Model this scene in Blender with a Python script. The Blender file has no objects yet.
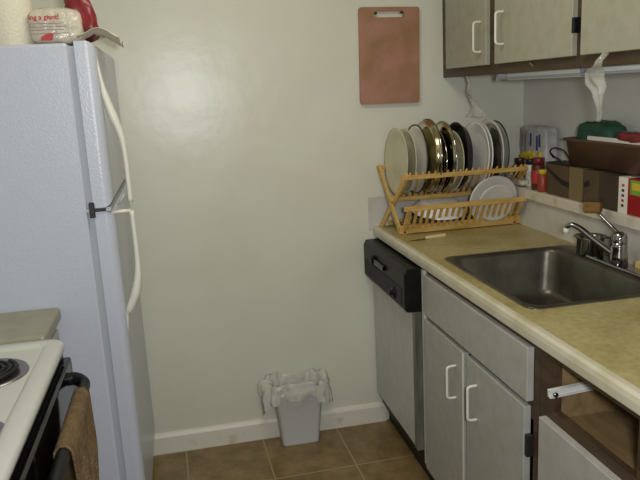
import bpy, bmesh, math, random
from mathutils import Vector, Matrix
random.seed(7)
PI = math.pi
scene = bpy.context.scene
C = scene.collection

# ------------------------------------------------------------------ camera
cam_d = bpy.data.cameras.new('camera'); cam = bpy.data.objects.new('camera', cam_d); C.objects.link(cam)
scene.camera = cam
cam_d.sensor_width = 36.0; cam_d.lens = 36.0 * 686.44 / 640.0; cam_d.clip_start = 0.01
Rr = Vector((0.97691607, -0.20766998, -0.05008168))
Uu = Vector((0.09235825, 0.19919427, 0.97559807))
Ff = Vector((0.19262645, 0.95770289, -0.21377612))
m3 = Matrix((Rr, Uu, -Ff)).transposed()
cam.matrix_world = Matrix.Translation((-0.79936, -2.80490, 1.49976)) @ m3.to_4x4()

# ------------------------------------------------------------------ world, lamps, exposure
world = bpy.data.worlds.new('world'); scene.world = world; world.use_nodes = True
wb = world.node_tree.nodes['Background']
wb.inputs['Color'].default_value = (0.90, 0.93, 1.0, 1); wb.inputs['Strength'].default_value = 0.22
def area(name, loc, size, size_y, power, col, target):
    l = bpy.data.lights.new(name, 'AREA'); l.shape = 'RECTANGLE'; l.size = size; l.size_y = size_y
    l.energy = power; l.color = col
    o = bpy.data.objects.new(name, l); C.objects.link(o); o.location = loc
    o.rotation_euler = (Vector(target) - Vector(loc)).to_track_quat('-Z', 'Y').to_euler()
    return o
area('ceiling_lamp', (-0.55, -1.15, 2.38), 0.5, 0.5, 7.2, (1.0, 0.93, 0.74), (-0.55, -1.151, 0))
area('camera_flash', (-0.70, -2.84, 1.53), 0.12, 0.10, 18.5, (0.95, 0.97, 1.0), (-0.45, 0, 1.20))
scene.view_settings.view_transform = 'Standard'; scene.view_settings.look = 'None'
scene.view_settings.gamma = 1; scene.view_settings.use_curve_mapping = False
scene.view_settings.exposure = 0.0

# ------------------------------------------------------------------ materials
def srgb(c):
    return tuple(((v/255)/12.92 if v/255 <= 0.04045 else ((v/255+0.055)/1.055)**2.4) for v in c) + (1,)
def mat(name, col, rough=0.5, metal=0.0, noise=None, nscale=20, bump=0.0, bscale=60, trans=0.0, alpha=1.0, spec=0.5, stretch=None, detail=4, lo=0.42, hi=0.68):
    m = bpy.data.materials.new(name); m.use_nodes = True
    n = m.node_tree.nodes; k = m.node_tree.links; b = n['Principled BSDF']
    b.inputs['Base Color'].default_value = srgb(col); b.inputs['Roughness'].default_value = rough
    b.inputs['Metallic'].default_value = metal; b.inputs['Transmission Weight'].default_value = trans
    b.inputs['Alpha'].default_value = alpha; b.inputs['Specular IOR Level'].default_value = spec
    tc = n.new('ShaderNodeTexCoord'); mp = n.new('ShaderNodeMapping'); k.new(tc.outputs['Object'], mp.inputs['Vector'])
    if stretch: mp.inputs['Scale'].default_value = stretch
    if noise:
        t = n.new('ShaderNodeTexNoise'); t.inputs['Scale'].default_value = nscale; t.inputs['Detail'].default_value = detail
        k.new(mp.outputs[0], t.inputs['Vector'])
        r = n.new('ShaderNodeValToRGB'); r.color_ramp.elements[0].position = lo; r.color_ramp.elements[1].position = hi
        r.color_ramp.elements[0].color = srgb(col); r.color_ramp.elements[1].color = srgb(noise)
        k.new(t.outputs['Fac'], r.inputs['Fac']); k.new(r.outputs['Color'], b.inputs['Base Color'])
    if bump:
        t2 = n.new('ShaderNodeTexNoise'); t2.inputs['Scale'].default_value = bscale; t2.inputs['Detail'].default_value = 3
        k.new(mp.outputs[0], t2.inputs['Vector'])
        bp = n.new('ShaderNodeBump'); bp.inputs['Strength'].default_value = bump; bp.inputs['Distance'].default_value = 0.01
        k.new(t2.outputs['Fac'], bp.inputs['Height']); k.new(bp.outputs['Normal'], b.inputs['Normal'])
    return m
M = {}
M['wall'] = mat('wall_paint', (221, 220, 203), 0.30, noise=(216, 214, 196), nscale=3.0, bump=0.22, bscale=7, spec=0.45)
M['wall_r'] = mat('wall_paint_flat', (224, 222, 214), 0.6, noise=(216, 213, 204), nscale=4)
M['ceil'] = mat('ceiling_paint', (235, 230, 215), 0.8)
M['trimw'] = mat('trim_paint', (228, 224, 208), 0.4, noise=(190, 182, 160), nscale=14, lo=0.6, hi=0.8)
M['panelw'] = mat('backsplash_laminate', (204, 201, 192), 0.35, noise=(190, 185, 172), nscale=8)
M['ledge'] = mat('ledge_paint', (214, 205, 188), 0.4, noise=(185, 172, 150), nscale=16, lo=.5, hi=.8)
M['fridge'] = mat('fridge_enamel', (194, 199, 211), 0.30, bump=0.12, bscale=180, spec=0.5)
M['fridge_cream'] = mat('fridge_door_front', (226, 222, 202), 0.35, bump=0.08, bscale=180)
M['gasket'] = mat('door_gasket', (176, 180, 186), 0.6)
M['handle_w'] = mat('handle_plastic', (226, 224, 212), 0.35)
M['dark'] = mat('dark_metal', (52, 50, 50), 0.45, metal=0.4)
M['almond'] = mat('counter_almond', (152, 149, 130), 0.42, noise=(142, 138, 118), nscale=12)
M['stovew'] = mat('stove_enamel', (196, 196, 188), 0.22)
M['black'] = mat('black_plastic', (16, 16, 17), 0.40, noise=(26, 26, 26), nscale=40, spec=.25)
M['blackgloss'] = mat('black_glass', (10, 10, 12), 0.08)
M['coil'] = mat('burner_coil', (28, 27, 28), 0.5, metal=0.5)
M['chrome'] = mat('chrome', (160, 160, 166), 0.10, metal=1.0)
M['potmetal'] = mat('pot_steel', (150, 147, 142), 0.18, metal=1.0, noise=(104, 98, 92), nscale=10)
M['steel'] = mat('sink_steel', (108, 105, 94), 0.33, metal=0.75, noise=(78, 75, 64), nscale=7, bump=0.05, bscale=120)
M['trimsteel'] = mat('dull_trim_steel', (150, 150, 138), 0.4, metal=0.6, noise=(110, 110, 100), nscale=16, stretch=(1, 1, .2))
M['drip'] = mat('drip_pan_steel', (140, 138, 136), 0.3, metal=0.9)
M['board'] = mat('pink_board', (172, 124, 104), 0.55, noise=(150, 112, 76), nscale=9, lo=.40, hi=.62, detail=8)
M['woodframe'] = mat('cabinet_wood', (78, 60, 38), 0.5, noise=(54, 40, 25), nscale=7, stretch=(6, 1, 6), lo=.35, hi=.7)
M['woodlight'] = mat('drawer_bay_wood', (138, 114, 78), 0.6, noise=(116, 92, 60), nscale=6, stretch=(5, 1, 5))
M['uppdoor'] = mat('upper_door_laminate', (166, 164, 144), 0.45, noise=(158, 156, 136), nscale=25)
M['basedoor'] = mat('base_door_laminate', (174, 172, 166), 0.45, noise=(164, 161, 152), nscale=22, lo=.4, hi=.75)
M['dwdoor'] = mat('dishwasher_panel', (194, 195, 192), 0.4, noise=(186, 186, 180), nscale=20)
M['rackwood'] = mat('rack_wood', (206, 170, 98), 0.5, noise=(182, 142, 72), nscale=14, stretch=(1, 4, 4))
M['china'] = mat('plate_cream', (196, 190, 160), 0.25)
M['china2'] = mat('plate_white', (238, 236, 228), 0.2)
M['china3'] = mat('plate_grey', (210, 208, 198), 0.3)
M['rimdark'] = mat('plate_rim_dark', (40, 38, 46), 0.3)
M['nonstick'] = mat('nonstick_black', (24, 24, 24), 0.35)
M['glass'] = mat('lid_glass', (225, 230, 230), 0.08, trans=0.75)
M['binp'] = mat('bin_plastic', (207, 208, 206), 0.5)
def film(name, col, opacity, rough=0.2, bump=0.6, bscale=40):
    m = mat(name, col, rough, bump=bump, bscale=bscale, alpha=opacity); return m
M['liner'] = film('bin_liner_film', (214, 212, 202), 0.86, 0.35)
M['film'] = film('clear_film', (220, 217, 206), 0.34, 0.10, 0.7, 45)
M['sack'] = film('sack_film', (232, 226, 202), 0.8, 0.4)
M['film2'] = film('bread_bag_film', (216, 208, 190), 0.85, 0.15, 0.9, 45)
M['red'] = mat('red_plastic', (134, 40, 42), 0.35, noise=(84, 20, 26), nscale=18)
M['redpack'] = mat('red_carton', (150, 24, 34), 0.45)
M['redtext'] = mat('red_ink', (176, 50, 48), 0.5)
M['bluetext'] = mat('blue_ink', (54, 56, 120), 0.5)
M['greyink'] = mat('grey_ink', (130, 120, 116), 0.6)
M['wrapper'] = mat('packet_wrapper', (196, 194, 192), 0.3, noise=(160, 158, 158), nscale=20)
M['paper'] = mat('paper_white', (228, 224, 212), 0.8)
M['papertowel'] = mat('paper_towel', (228, 222, 200), 0.9, bump=0.3, bscale=150)
M['card'] = mat('cardboard', (88, 71, 48), 0.8, noise=(74, 58, 39), nscale=12)
M['cardd'] = mat('cardboard_dark', (66, 52, 38), 0.8, noise=(54, 40, 28), nscale=12)
M['tape'] = mat('parcel_tape', (122, 106, 74), 0.3)
M['ink'] = mat('black_ink', (24, 22, 22), 0.6)
M['yellow'] = mat('yellow_print', (206, 178, 52), 0.5)
M['green'] = mat('green_fabric', (40, 84, 66), 0.6, noise=(28, 62, 48), nscale=12)
M['greenp'] = mat('green_print', (120, 160, 60), 0.5)
M['brownplast'] = mat('brown_basket_plastic', (98, 70, 54), 0.35, noise=(80, 58, 44), nscale=10)
M['orange'] = mat('orange_plastic', (150, 58, 34), 0.4)
M['spice'] = mat('spice_jar_brown', (80, 44, 34), 0.3)
M['lidblue'] = mat('dark_blue_lid', (30, 32, 52), 0.4)
M['sponge'] = mat('sponge_brown', (128, 96, 48), 0.9, noise=(104, 76, 36), nscale=60, bump=0.6, bscale=150)
M['spongey'] = mat('sponge_yellow', (196, 172, 112), 0.9, bump=0.5, bscale=150)
M['towel'] = mat('tan_towel', (118, 96, 62), 0.95, noise=(98, 78, 48), nscale=40, bump=0.8, bscale=160)
M['toweld'] = mat('towel_stripe', (58, 56, 62), 0.9)
M['knifeh'] = mat('knife_handle', (218, 200, 150), 0.5)
M['diff'] = mat('lamp_diffuser', (246, 250, 242), 0.35, spec=0.5)
M['fixt'] = mat('fixture_white', (206, 204, 200), 0.45)
M['wornwhite'] = mat('filler_white', (214, 212, 206), 0.5)

def tile_mat():
    m = bpy.data.materials.new('floor_tile'); m.use_nodes = True
    n = m.node_tree.nodes; k = m.node_tree.links; b = n['Principled BSDF']
    tc = n.new('ShaderNodeTexCoord'); mp = n.new('ShaderNodeMapping'); k.new(tc.outputs['Object'], mp.inputs['Vector'])
    br = n.new('ShaderNodeTexBrick'); br.offset = 0; br.squash = 1
    br.inputs['Scale'].default_value = 1; br.inputs['Brick Width'].default_value = 0.335; br.inputs['Row Height'].default_value = 0.335
    br.inputs['Mortar Size'].default_value = 0.0035; br.inputs['Mortar Smooth'].default_value = 0.3
    mp.inputs['Location'].default_value = (0.207 + 0.335 * 20, 0.335 + 0.335 * 30, 0)
    mp.inputs['Rotation'].default_value = (0, 0, -0.02)
    k.new(mp.outputs[0], br.inputs['Vector'])
    t = n.new('ShaderNodeTexNoise'); t.inputs['Scale'].default_value = 9; t.inputs['Detail'].default_value = 10; t.inputs['Roughness'].default_value = 0.7
    k.new(tc.outputs['Object'], t.inputs['Vector'])
    r = n.new('ShaderNodeValToRGB'); r.color_ramp.elements[0].position = .36; r.color_ramp.elements[1].position = .66
    r.color_ramp.elements[0].color = srgb((112, 92, 56)); r.color_ramp.elements[1].color = srgb((150, 126, 84))
    k.new(t.outputs['Fac'], r.inputs['Fac']); k.new(r.outputs['Color'], br.inputs['Color1']); k.new(r.outputs['Color'], br.inputs['Color2'])
    br.inputs['Mortar'].default_value = srgb((158, 144, 110))
    k.new(br.outputs['Color'], b.inputs['Base Color']); b.inputs['Roughness'].default_value = 0.42
    bp = n.new('ShaderNodeBump'); bp.inputs['Strength'].default_value = .25; bp.inputs['Distance'].default_value = .004
    k.new(t.outputs['Fac'], bp.inputs['Height']); k.new(bp.outputs['Normal'], b.inputs['Normal'])
    return m
M['tile'] = tile_mat()
def counter_mat():
    m = mat('worktop_laminate', (184, 173, 124), 0.36, noise=(160, 146, 92), nscale=6, lo=.38, hi=.68, detail=9, stretch=(1, 1, 1))
    n = m.node_tree.nodes; k = m.node_tree.links; b = n['Principled BSDF']
    old = b.inputs['Base Color'].links[0].from_socket
    tc = n['Texture Coordinate']; t = n.new('ShaderNodeTexNoise'); t.inputs['Scale'].default_value = 55; t.inputs['Detail'].default_value = 6
    k.new(tc.outputs['Object'], t.inputs['Vector'])
    r = n.new('ShaderNodeValToRGB'); r.color_ramp.elements[0].position = .35; r.color_ramp.elements[0].color = (.72, .66, .56, 1)
    r.color_ramp.elements[1].position = .6; r.color_ramp.elements[1].color = (1, 1, 1, 1)
    k.new(t.outputs['Fac'], r.inputs['Fac'])
    mx = n.new('ShaderNodeMix'); mx.data_type = 'RGBA'; mx.blend_type = 'MULTIPLY'; mx.inputs[0].default_value = .6
    k.new(old, mx.inputs[6]); k.new(r.outputs['Color'], mx.inputs[7]); k.new(mx.outputs[2], b.inputs['Base Color'])
    return m
M['worktop'] = counter_mat()
M['edge'] = mat('worktop_edge', (206, 200, 178), 0.35, noise=(192, 184, 154), nscale=10)

# ------------------------------------------------------------------ mesh helpers
def box(bm, x0, x1, y0, y1, z0, z1, bev=0.0, seg=2, mi=0):
    x0, x1 = min(x0, x1), max(x0, x1); y0, y1 = min(y0, y1), max(y0, y1); z0, z1 = min(z0, z1), max(z0, z1)
    t = bmesh.new()
    bmesh.ops.create_cube(t, size=1)
    for v in t.verts:
        v.co = Vector(((v.co.x + .5) * (x1 - x0) + x0, (v.co.y + .5) * (y1 - y0) + y0, (v.co.z + .5) * (z1 - z0) + z0))
    if bev > 0:
        bmesh.ops.bevel(t, geom=t.edges[:], offset=bev, segments=seg, profile=0.5, affect='EDGES')
    merge(bm, t, mi); return bm
def merge(bm, t, mi=0, mtx=None):
    if mtx is not None: bmesh.ops.transform(t, matrix=mtx, verts=t.verts)
    vm = {v: bm.verts.new(v.co) for v in t.verts}
    for f in t.faces:
        try:
            nf = bm.faces.new([vm[v] for v in f.verts]); nf.material_index = mi; nf.smooth = f.smooth
        except ValueError: pass
    t.free()
def lathe(bm, prof, seg=32, mtx=None, mi=0, smooth=True):
    """prof: list of (r, z), revolved about z; closes at r = 0."""
    t = bmesh.new(); rings = []
    for r, z in prof:
        if r < 1e-6: rings.append([t.verts.new((0, 0, z))])
        else: rings.append([t.verts.new((r * math.cos(2*PI*i/seg), r * math.sin(2*PI*i/seg), z)) for i in range(seg)])
    for a, b in zip(rings[:-1], rings[1:]):
        for i in range(seg):
            j = (i + 1) % seg
            if len(a) == 1 and len(b) == 1: continue
            if len(a) == 1: f = t.faces.new((a[0], b[i], b[j]))
            elif len(b) == 1: f = t.faces.new((a[i], b[0], a[j]))
            else: f = t.faces.new((a[i], b[i], b[j], a[j]))
            f.smooth = smooth
    bmesh.ops.recalc_face_normals(t, faces=t.faces)
    merge(bm, t, mi, mtx); return bm
def tube(bm, pts, r, seg=10, mi=0, flat=1.0, cap=True):
    pts = [Vector(p) for p in pts]; rr = r if isinstance(r, (list, tuple)) else [r] * len(pts)
    t = bmesh.new(); rings = []; up = None
    for i, p in enumerate(pts):
        d = (pts[min(i+1, len(pts)-1)] - pts[max(i-1, 0)]).normalized()
        if up is None:
            up = Vector((0, 0, 1)) if abs(d.z) < .9 else Vector((0, 1, 0))
        s = d.cross(up).normalized(); up = s.cross(d).normalized()
        rings.append([t.verts.new(p + s * math.cos(2*PI*k/seg) * rr[i] + up * math.sin(2*PI*k/seg) * rr[i] * flat) for k in range(seg)])
    for a, b in zip(rings[:-1], rings[1:]):
        for i in range(seg):
            f = t.faces.new((a[i], a[(i+1) % seg], b[(i+1) % seg], b[i])); f.smooth = True
    if cap:
        t.faces.new(rings[0][::-1]); t.faces.new(rings[-1])
    bmesh.ops.recalc_face_normals(t, faces=t.faces)
    merge(bm, t, mi); return bm
def smoothpath(pts, n=6):
    """Catmull-Rom through the points"""
    P = [Vector(p) for p in pts]; P = [2*P[0]-P[1]] + P + [2*P[-1]-P[-2]]; out = []
    for i in range(1, len(P)-2):
        for k in range(n):
            t = k / n; a, b, c, d = P[i-1], P[i], P[i+1], P[i+2]
            out.append(0.5*((2*b)+(c-a)*t+(2*a-5*b+4*c-d)*t*t+(3*b-a-3*c+d)*t**3))
    out.append(P[-2]); return out
def prism(bm, poly, axis, a, b, mi=0, bev=0.0):
    """poly: 2-D outline; extruded along axis ('x','y','z') from a to b."""
    def P(u, v, w):
        return {'x': (w, u, v), 'y': (u, w, v), 'z': (u, v, w)}[axis]
    t = bmesh.new()
    lo = [t.verts.new(P(u, v, a)) for u, v in poly]; hi = [t.verts.new(P(u, v, b)) for u, v in poly]
    t.faces.new(lo); t.faces.new(hi[::-1]); n = len(poly)
    for i in range(n): t.faces.new((lo[i], hi[i], hi[(i+1) % n], lo[(i+1) % n]))
    bmesh.ops.recalc_face_normals(t, faces=t.faces)
    if bev: bmesh.ops.bevel(t, geom=t.edges[:], offset=bev, segments=2, profile=.5, affect='EDGES')
    merge(bm, t, mi); return bm
def rounded(x0, x1, y0, y1, r, n=5):
    out = []
    for cx, cy, a0 in ((x1-r, y1-r, 0), (x0+r, y1-r, 90), (x0+r, y0+r, 180), (x1-r, y0+r, 270)):
        for i in range(n+1):
            a = math.radians(a0 + 90*i/n); out.append((cx + r*math.cos(a), cy + r*math.sin(a)))
    return out
def obj(name, bm, m, parent=None, loc=None):
    me = bpy.data.meshes.new(name); bm.to_mesh(me); bm.free()
    for mm in (m if isinstance(m, (list, tuple)) else [m]): me.materials.append(mm)
    o = bpy.data.objects.new(name, me); C.objects.link(o)
    if parent: o.parent = parent; o.matrix_parent_inverse = Matrix.Identity(4)
    return o
def B(): return bmesh.new()
def recenter(o):
    """put the origin of a top-level mesh at the base centre of its shape"""
    vs = [v.co for v in o.data.vertices]
    c = Vector(((min(v.x for v in vs)+max(v.x for v in vs))/2, (min(v.y for v in vs)+max(v.y for v in vs))/2, min(v.z for v in vs)))
    o.data.transform(Matrix.Translation(-c)); o.location = o.location + c
    return o
def thing(name, label, cat, loc=(0, 0, 0), group=None):
    o = bpy.data.objects.new(name, None); C.objects.link(o); o.location = loc; o.empty_display_size = .1
    o['label'] = label; o['category'] = cat
    if group: o['group'] = group
    return o
def tag(o, label, cat, group=None):
    o['label'] = label; o['category'] = cat
    if group: o['group'] = group
    return o
def part(name, bm, m, root, label=None):
    """bm in world coordinates, parented to a thing whose Empty is at root.location"""
    bmesh.ops.translate(bm, vec=-world_loc(root), verts=bm.verts)
    o = obj(name, bm, m, root)
    if label: o['label'] = label
    return o
def world_loc(o):
    v = Vector(o.location)
    while o.parent: o = o.parent; v += Vector(o.location)
    return v
def struct(name, bm, m):
    o = obj(name, bm, m); o['kind'] = 'structure'; return o

# ================================================================== the setting
XL, XR, XR2, YF = -1.81, 0.70, 0.57, -4.6
struct('floor', box(B(), XL-.1, XR+.1, YF, .1, -.08, 0), M['tile'])
struct('ceiling', box(B(), XL-.1, XR+.1, YF, .1, 2.40, 2.48), M['ceil'])
struct('wall_back', box(B(), XL-.1, XR+.1, 0, .1, 0, 2.40), M['wall'])
struct('wall_left', box(B(), XL-.1, XL, YF, 0, 0, 2.40), M['wall'])
struct('wall_right', box(B(), XR, XR+.1, YF, 0, 0, 2.40), M['wall_r'])
struct('wall_ledge', box(B(), XR2, XR, YF, 0, 0, 1.03), M['panelw'])
b = box(B(), .552, XR, YF, 0, 1.03, 1.07, .004)
struct('trim_1', b, M['ledge'])
b = B(); prism(b, [(0, 0), (-.014, 0), (-.014, .075), (-.008, .088), (0, .092)], 'x', -1.06, .03)
for f in b.faces: f.smooth = False
struct('baseboard_back', b, M['trimw'])
struct('trim_2', box(B(), -.018, XR2, -.006, 0, .90, 1.04, .002), M['panelw'])   # backsplash panel on the back wall

# ================================================================== refrigerator
fr = thing('refrigerator', 'white top-freezer refrigerator against the left wall, side facing the stove', 'refrigerator', (-1.40, -.385, 0))
FX0, FXB, FXD, FXF, FY0, FY1, FZ = -1.78, -1.068, -1.050, -.995, -.737, -.03, 1.661
part('body', box(B(), FX0, FXB, FY0, FY1, .03, FZ, .008), M['fridge'], fr)
part('gasket', box(B(), FXB, FXD, FY0+.012, FY1-.012, .12, FZ-.008), M['gasket'], fr)
part('kick_plate', box(B(), FXB-.03, FXB+.01, FY0+.01, FY1-.01, .012, .11), M['gasket'], fr)
for x in (-1.70, -1.15):
    for y in (FY0+.06, FY1-.06):
        b = B(); lathe(b, [(0, 0), (.02, 0), (.02, .035), (0, .035)], 12, Matrix.Translation((x, y, 0))); part('foot', b, M['dark'], fr)
def fdoor(z0, z1):
    t = bmesh.new(); bmesh.ops.create_cube(t, size=1)
    for v in t.verts: v.co = Vector(((v.co.x+.5)*(FXF-FXD)+FXD, (v.co.y+.5)*(FY1-FY0)+FY0, (v.co.z+.5)*(z1-z0)+z0))
    es = [e for e in t.edges if all(v.co.x > FXF-1e-4 for v in e.verts)]
    bmesh.ops.bevel(t, geom=es, offset=.026, segments=6, profile=.5, affect='EDGES')
    for f in t.faces:
        f.smooth = False
    q = B(); merge(q, t); return q
ZS = 1.190
fz = part('freezer_door', fdoor(ZS+.006, FZ+.004), M['fridge'], fr)
fd = part('refrigerator_door', fdoor(.12, ZS-.006), M['fridge'], fr)
HY = FY0+.032
def fhandle(pts, rr):
    b = B(); P = smoothpath([(x, HY, z) for x, z in pts], 5); n = len(P)-1
    R = []
    for i in range(n+1):
        k = i/n*(len(rr)-1); j = min(int(k), len(rr)-2); R.append(rr[j]*(1-(k-j))+rr[j+1]*(k-j))
    tube(b, P, R, 12, flat=1.3); return b
part('handle', fhandle([(FXF-.006, 1.640), (FXF+.004, 1.56), (FXF+.010, 1.515), (FXF+.026, 1.455), (FXF+.042, 1.40), (FXF+.048, 1.34), (FXF+.049, 1.26), (FXF+.049, ZS+.012)], [.004, .005, .010, .013, .010, .008, .0075, .0075]), M['handle_w'], fz)
part('handle', fhandle([(FXF+.049, ZS-.014), (FXF+.050, 1.10), (FXF+.050, 1.02), (FXF+.046, .97), (FXF+.034, .92), (FXF+.012, .872), (FXF+.003, .855), (FXF-.004, .80)], [.0075, .0075, .009, .012, .015, .012, .006, .005]), M['handle_w'], fd)
b = B(); tube(b, [(FXF-.01, HY, ZS-.016), (FXF+.046, HY, ZS-.014)], .006, 8); part('handle_bracket', b, M['handle_w'], fd)
b = B(); tube(b, [(FXF+.012, HY, ZS+.004), (FXF+.034, HY, ZS+.036)], .003, 8); part('handle_bracket', b, M['gasket'], fz)
b = box(B(), FXD-.012, FXD+.004, FY0-.006, FY0+.05, ZS-.022, ZS+.022, .002)
box(b, FXD, FXD+.035, FY0-.004, FY0+.05, ZS-.005, ZS+.005, .001)
part('hinge', b, M['dark'], fr, 'dark metal hinge between the doors')
b = box(B(), FXD-.02, FXF-.006, FY0-.002, FY1+.002, ZS-.0055, ZS+.0055)
part('door_divider', b, M['gasket'], fr)

# things on top of the refrigerator
b = B()
lathe(b, [(.018, 0), (.062, 0), (.065, .004), (.065, .276), (.062, .28), (.018, .28), (.018, 0)], 40)
o = obj('paper_towel_roll', b, M['papertowel']); o.location = (-1.233, -.60, FZ)
tag(o, 'cream paper towel roll standing on top of the refrigerator', 'paper towel roll')

def crumple_bag(dx, dy, dz, seed, amp=.012, n=10, pinch=None, sq=5):
    """closed lumpy bag"""
    rnd = random.Random(seed); t = bmesh.new(); bmesh.ops.create_cube(t, size=1)
    bmesh.ops.subdivide_edges(t, edges=t.edges[:], cuts=n, use_grid_fill=True)
    import mathutils.noise as N
    for v in t.verts:
        c = v.co * 2
        sx = math.copysign(abs(c.x)**1.0, c.x)
        # superellipsoid-ish pillow
        l = (abs(c.x)**sq + abs(c.y)**sq + abs(c.z)**sq)**(1/sq) or 1
        c = c / l * max(abs(c.x), abs(c.y), abs(c.z))
        p = Vector((c.x*dx/2, c.y*dy/2, c.z*dz/2))
        if pinch:
            k = 1 - pinch * max(0, c.z)**2
            p.x *= k; p.y *= k
        nv = N.noise_vector(p * 22 + Vector((seed, seed*2, 0))) * amp + N.noise_vector(p*60 + Vector((0, seed, 0))) * amp*.4
        v.co = p + nv
    for f in t.faces: f.smooth = True
    q = B(); merge(q, t); return q
def textobj(name, body, size, m, loc, xdir, updir, parent=None, bold=0.0):
    cu = bpy.data.curves.new(name, 'FONT'); cu.body = body; cu.size = size; cu.extrude = .0004; cu.offset = bold
    tmp = bpy.data.objects.new(name, cu); C.objects.link(tmp)
    bpy.context.view_layer.update()
    dg = bpy.context.evaluated_depsgraph_get()
    me = bpy.data.meshes.new_from_object(tmp.evaluated_get(dg))
    bpy.data.objects.remove(tmp); bpy.data.curves.remove(cu)
    x = Vector(xdir).normalized(); z = x.cross(Vector(updir)).normalized(); y = z.cross(x)
    mt = Matrix((x, y, z)).transposed().to_4x4(); off = Vector(loc) - (world_loc(parent) if parent else Vector())
    me.transform(Matrix.Translation(off) @ mt)
    me.materials.clear(); me.materials.append(m)
    o = bpy.data.objects.new(name, me); C.objects.link(o)
    if parent: o.parent = parent
    return o
bg = thing('bread_bag', 'clear plastic bag with red printed lettering on top of the refrigerator', 'plastic bag', (-1.105, -.60, FZ))
b = crumple_bag(.150, .14, .100, 3, .006); bmesh.ops.translate(b, vec=(-1.100, -.60, FZ+.053), verts=b.verts)
part('film', b, M['film2'], bg)
textobj('lettering', 'ing a giant!', .019, M['redtext'], (-1.168, -.682, FZ+.069), (1, 0, 0), (0, 0, 1), bg, .0005)
for q, (w_, z_) in enumerate(((.085, .058), (.095, .049), (.09, .041), (.10, .031))):
    part('fine_print', box(B(), -1.166, -1.166+w_, -.6818, -.6806, FZ+z_-.0009, FZ+z_+.0009), M['greyink'], bg)
b = B(); prism(b, [(-1.142, FZ+.012), (-1.112, FZ+.012), (-1.106, FZ+.030), (-1.120, FZ+.032), (-1.140, FZ+.022)], 'y', -.6825, -.6812)
part('logo', b, M['redtext'], bg)

b = crumple_bag(.070, .10, .150, 9, .012, 10, .25)
bmesh.ops.transform(b, matrix=Matrix.Rotation(-.20, 4, 'Y'), verts=b.verts)
bmesh.ops.translate(b, vec=(-1.034, -.60, FZ+.086), verts=b.verts)
rp = thing('red_packet', 'crumpled dark red foil packet on top of the refrigerator', 'packet', (-1.03, -.60, FZ))
part('packet_film', b, M['red'], rp)
# clear neck of the packet and cream flap draped over the freezer door
def sheet(fn, nu, nv, th=.0012, mi=0):
    t = bmesh.new(); g = [[t.verts.new(fn(i/nu, j/nv)) for j in range(nv+1)] for i in range(nu+1)]
    for i in range(nu):
        for j in range(nv):
            f = t.faces.new((g[i][j], g[i+1][j], g[i+1][j+1], g[i][j+1])); f.smooth = True
    bmesh.ops.recalc_face_normals(t, faces=t.faces)
    bmesh.ops.solidify(t, geom=t.faces[:], thickness=th)
    q = B(); merge(q, t); 
    for f in q.faces: f.smooth = True
    return q
import mathutils.noise as N
def flap(u, v):
    # u: outward from the fridge top over the door, v: along y
    x = -1.045 + .115*u; y = -.70 + .22*v
    z = FZ + .016 + .012*math.sin(v*9+1)*(.4+u*.5) + (.02*math.sin(u*PI*.8) if u < .6 else .019-.075*(u-.6))
    if x > FXF-.03: pass
    p = Vector((x, y, z)); return p + N.noise_vector(p*30)*.004
o = obj('plastic_sack', sheet(flap, 16, 16), M['sack']); tag(recenter(o), 'flattened cream plastic sack hanging over the edge of the freezer door', 'plastic bag')

# ================================================================== left counter beside the stove
lc = thing('base_cabinet', 'cream worktop cabinet between the stove and the refrigerator', 'cabinet', (-1.49, -.87, 0))
part('body', box(B(), -1.80, -1.205, -.995, -.75, .10, .874, .002), M['basedoor'], lc)
part('toe_kick', box(B(), -1.80, -1.26, -.99, -.755, 0, .10), M['black'], lc)
part('door', box(B(), -1.205, -1.188, -.985, -.758, .12, .85, .003), M['basedoor'], lc)
b = B(); t = bmesh.new(); merge(b, t)
box(b, -1.80, -1.176, -1.000, -.742, .874, .914, .010, 3)
part('worktop', b, M['almond'], lc)

# ================================================================== stove
SX, SY0, SY1 = -1.118, -1.765, -1.010
st = thing('stove', 'white electric range with black oven door at the left', 'stove', (-1.45, -1.385, 0))
part('body', box(B(), -1.79, SX-.045, SY0+.004, SY1-.004, .06, .895, .004), M['stovew'], st)
SYB = SY1-.030
def splan(ins, r): 
    n = 6; out = [(-1.79, SY0+ins)]
    for cy, a0 in ((SY0+ins+r, 270), (SYB-ins-r, 0)):
        for i in range(n+1):
            a = math.radians(a0+90*i/n); out.append((SX-ins-r+r*math.cos(a), cy+r*math.sin(a)))
    out.append((-1.79, SYB-ins)); return out
t = bmesh.new(); RR = [(0.002, .893), (0, .900), (0, .908), (.003, .914), (.010, .918), (.036, .918), (.044, .9155), (.048, .911)]
vs = [[t.verts.new((x, y, z)) for x, y in splan(i_, max(.008, .040-i_*.6))] for i_, z in RR]
for a, c in zip(vs[:-1], vs[1:]):
    for i in range(len(a)-1): f = t.faces.new((a[i], a[i+1], c[i+1], c[i])); f.smooth = True
t.faces.new(vs[0][::-1]); t.faces.new(vs[-1]); bmesh.ops.recalc_face_normals(t, faces=t.faces)
b = B(); merge(b, t)
part('cooktop', b, M['stovew'], st)
b = box(B(), SX-.05, SX-.012, SY0+.006, SYB-.004, .10, .892, .004)
part('front_frame', b, M['black'], st)
ov = part('oven_door', box(B(), SX-.012, SX+.008, SY0+.012, SYB-.012, .27, .868, .006), M['blackgloss'], st)
part('storage_drawer', box(B(), SX-.012, SX+.008, SY0+.012, SY1-.045, .08, .26, .005), M['black'], st)
HX, HZ = -1.074, .818
ya, yb = SY1-.105, SY0+.12
b = B()
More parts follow.
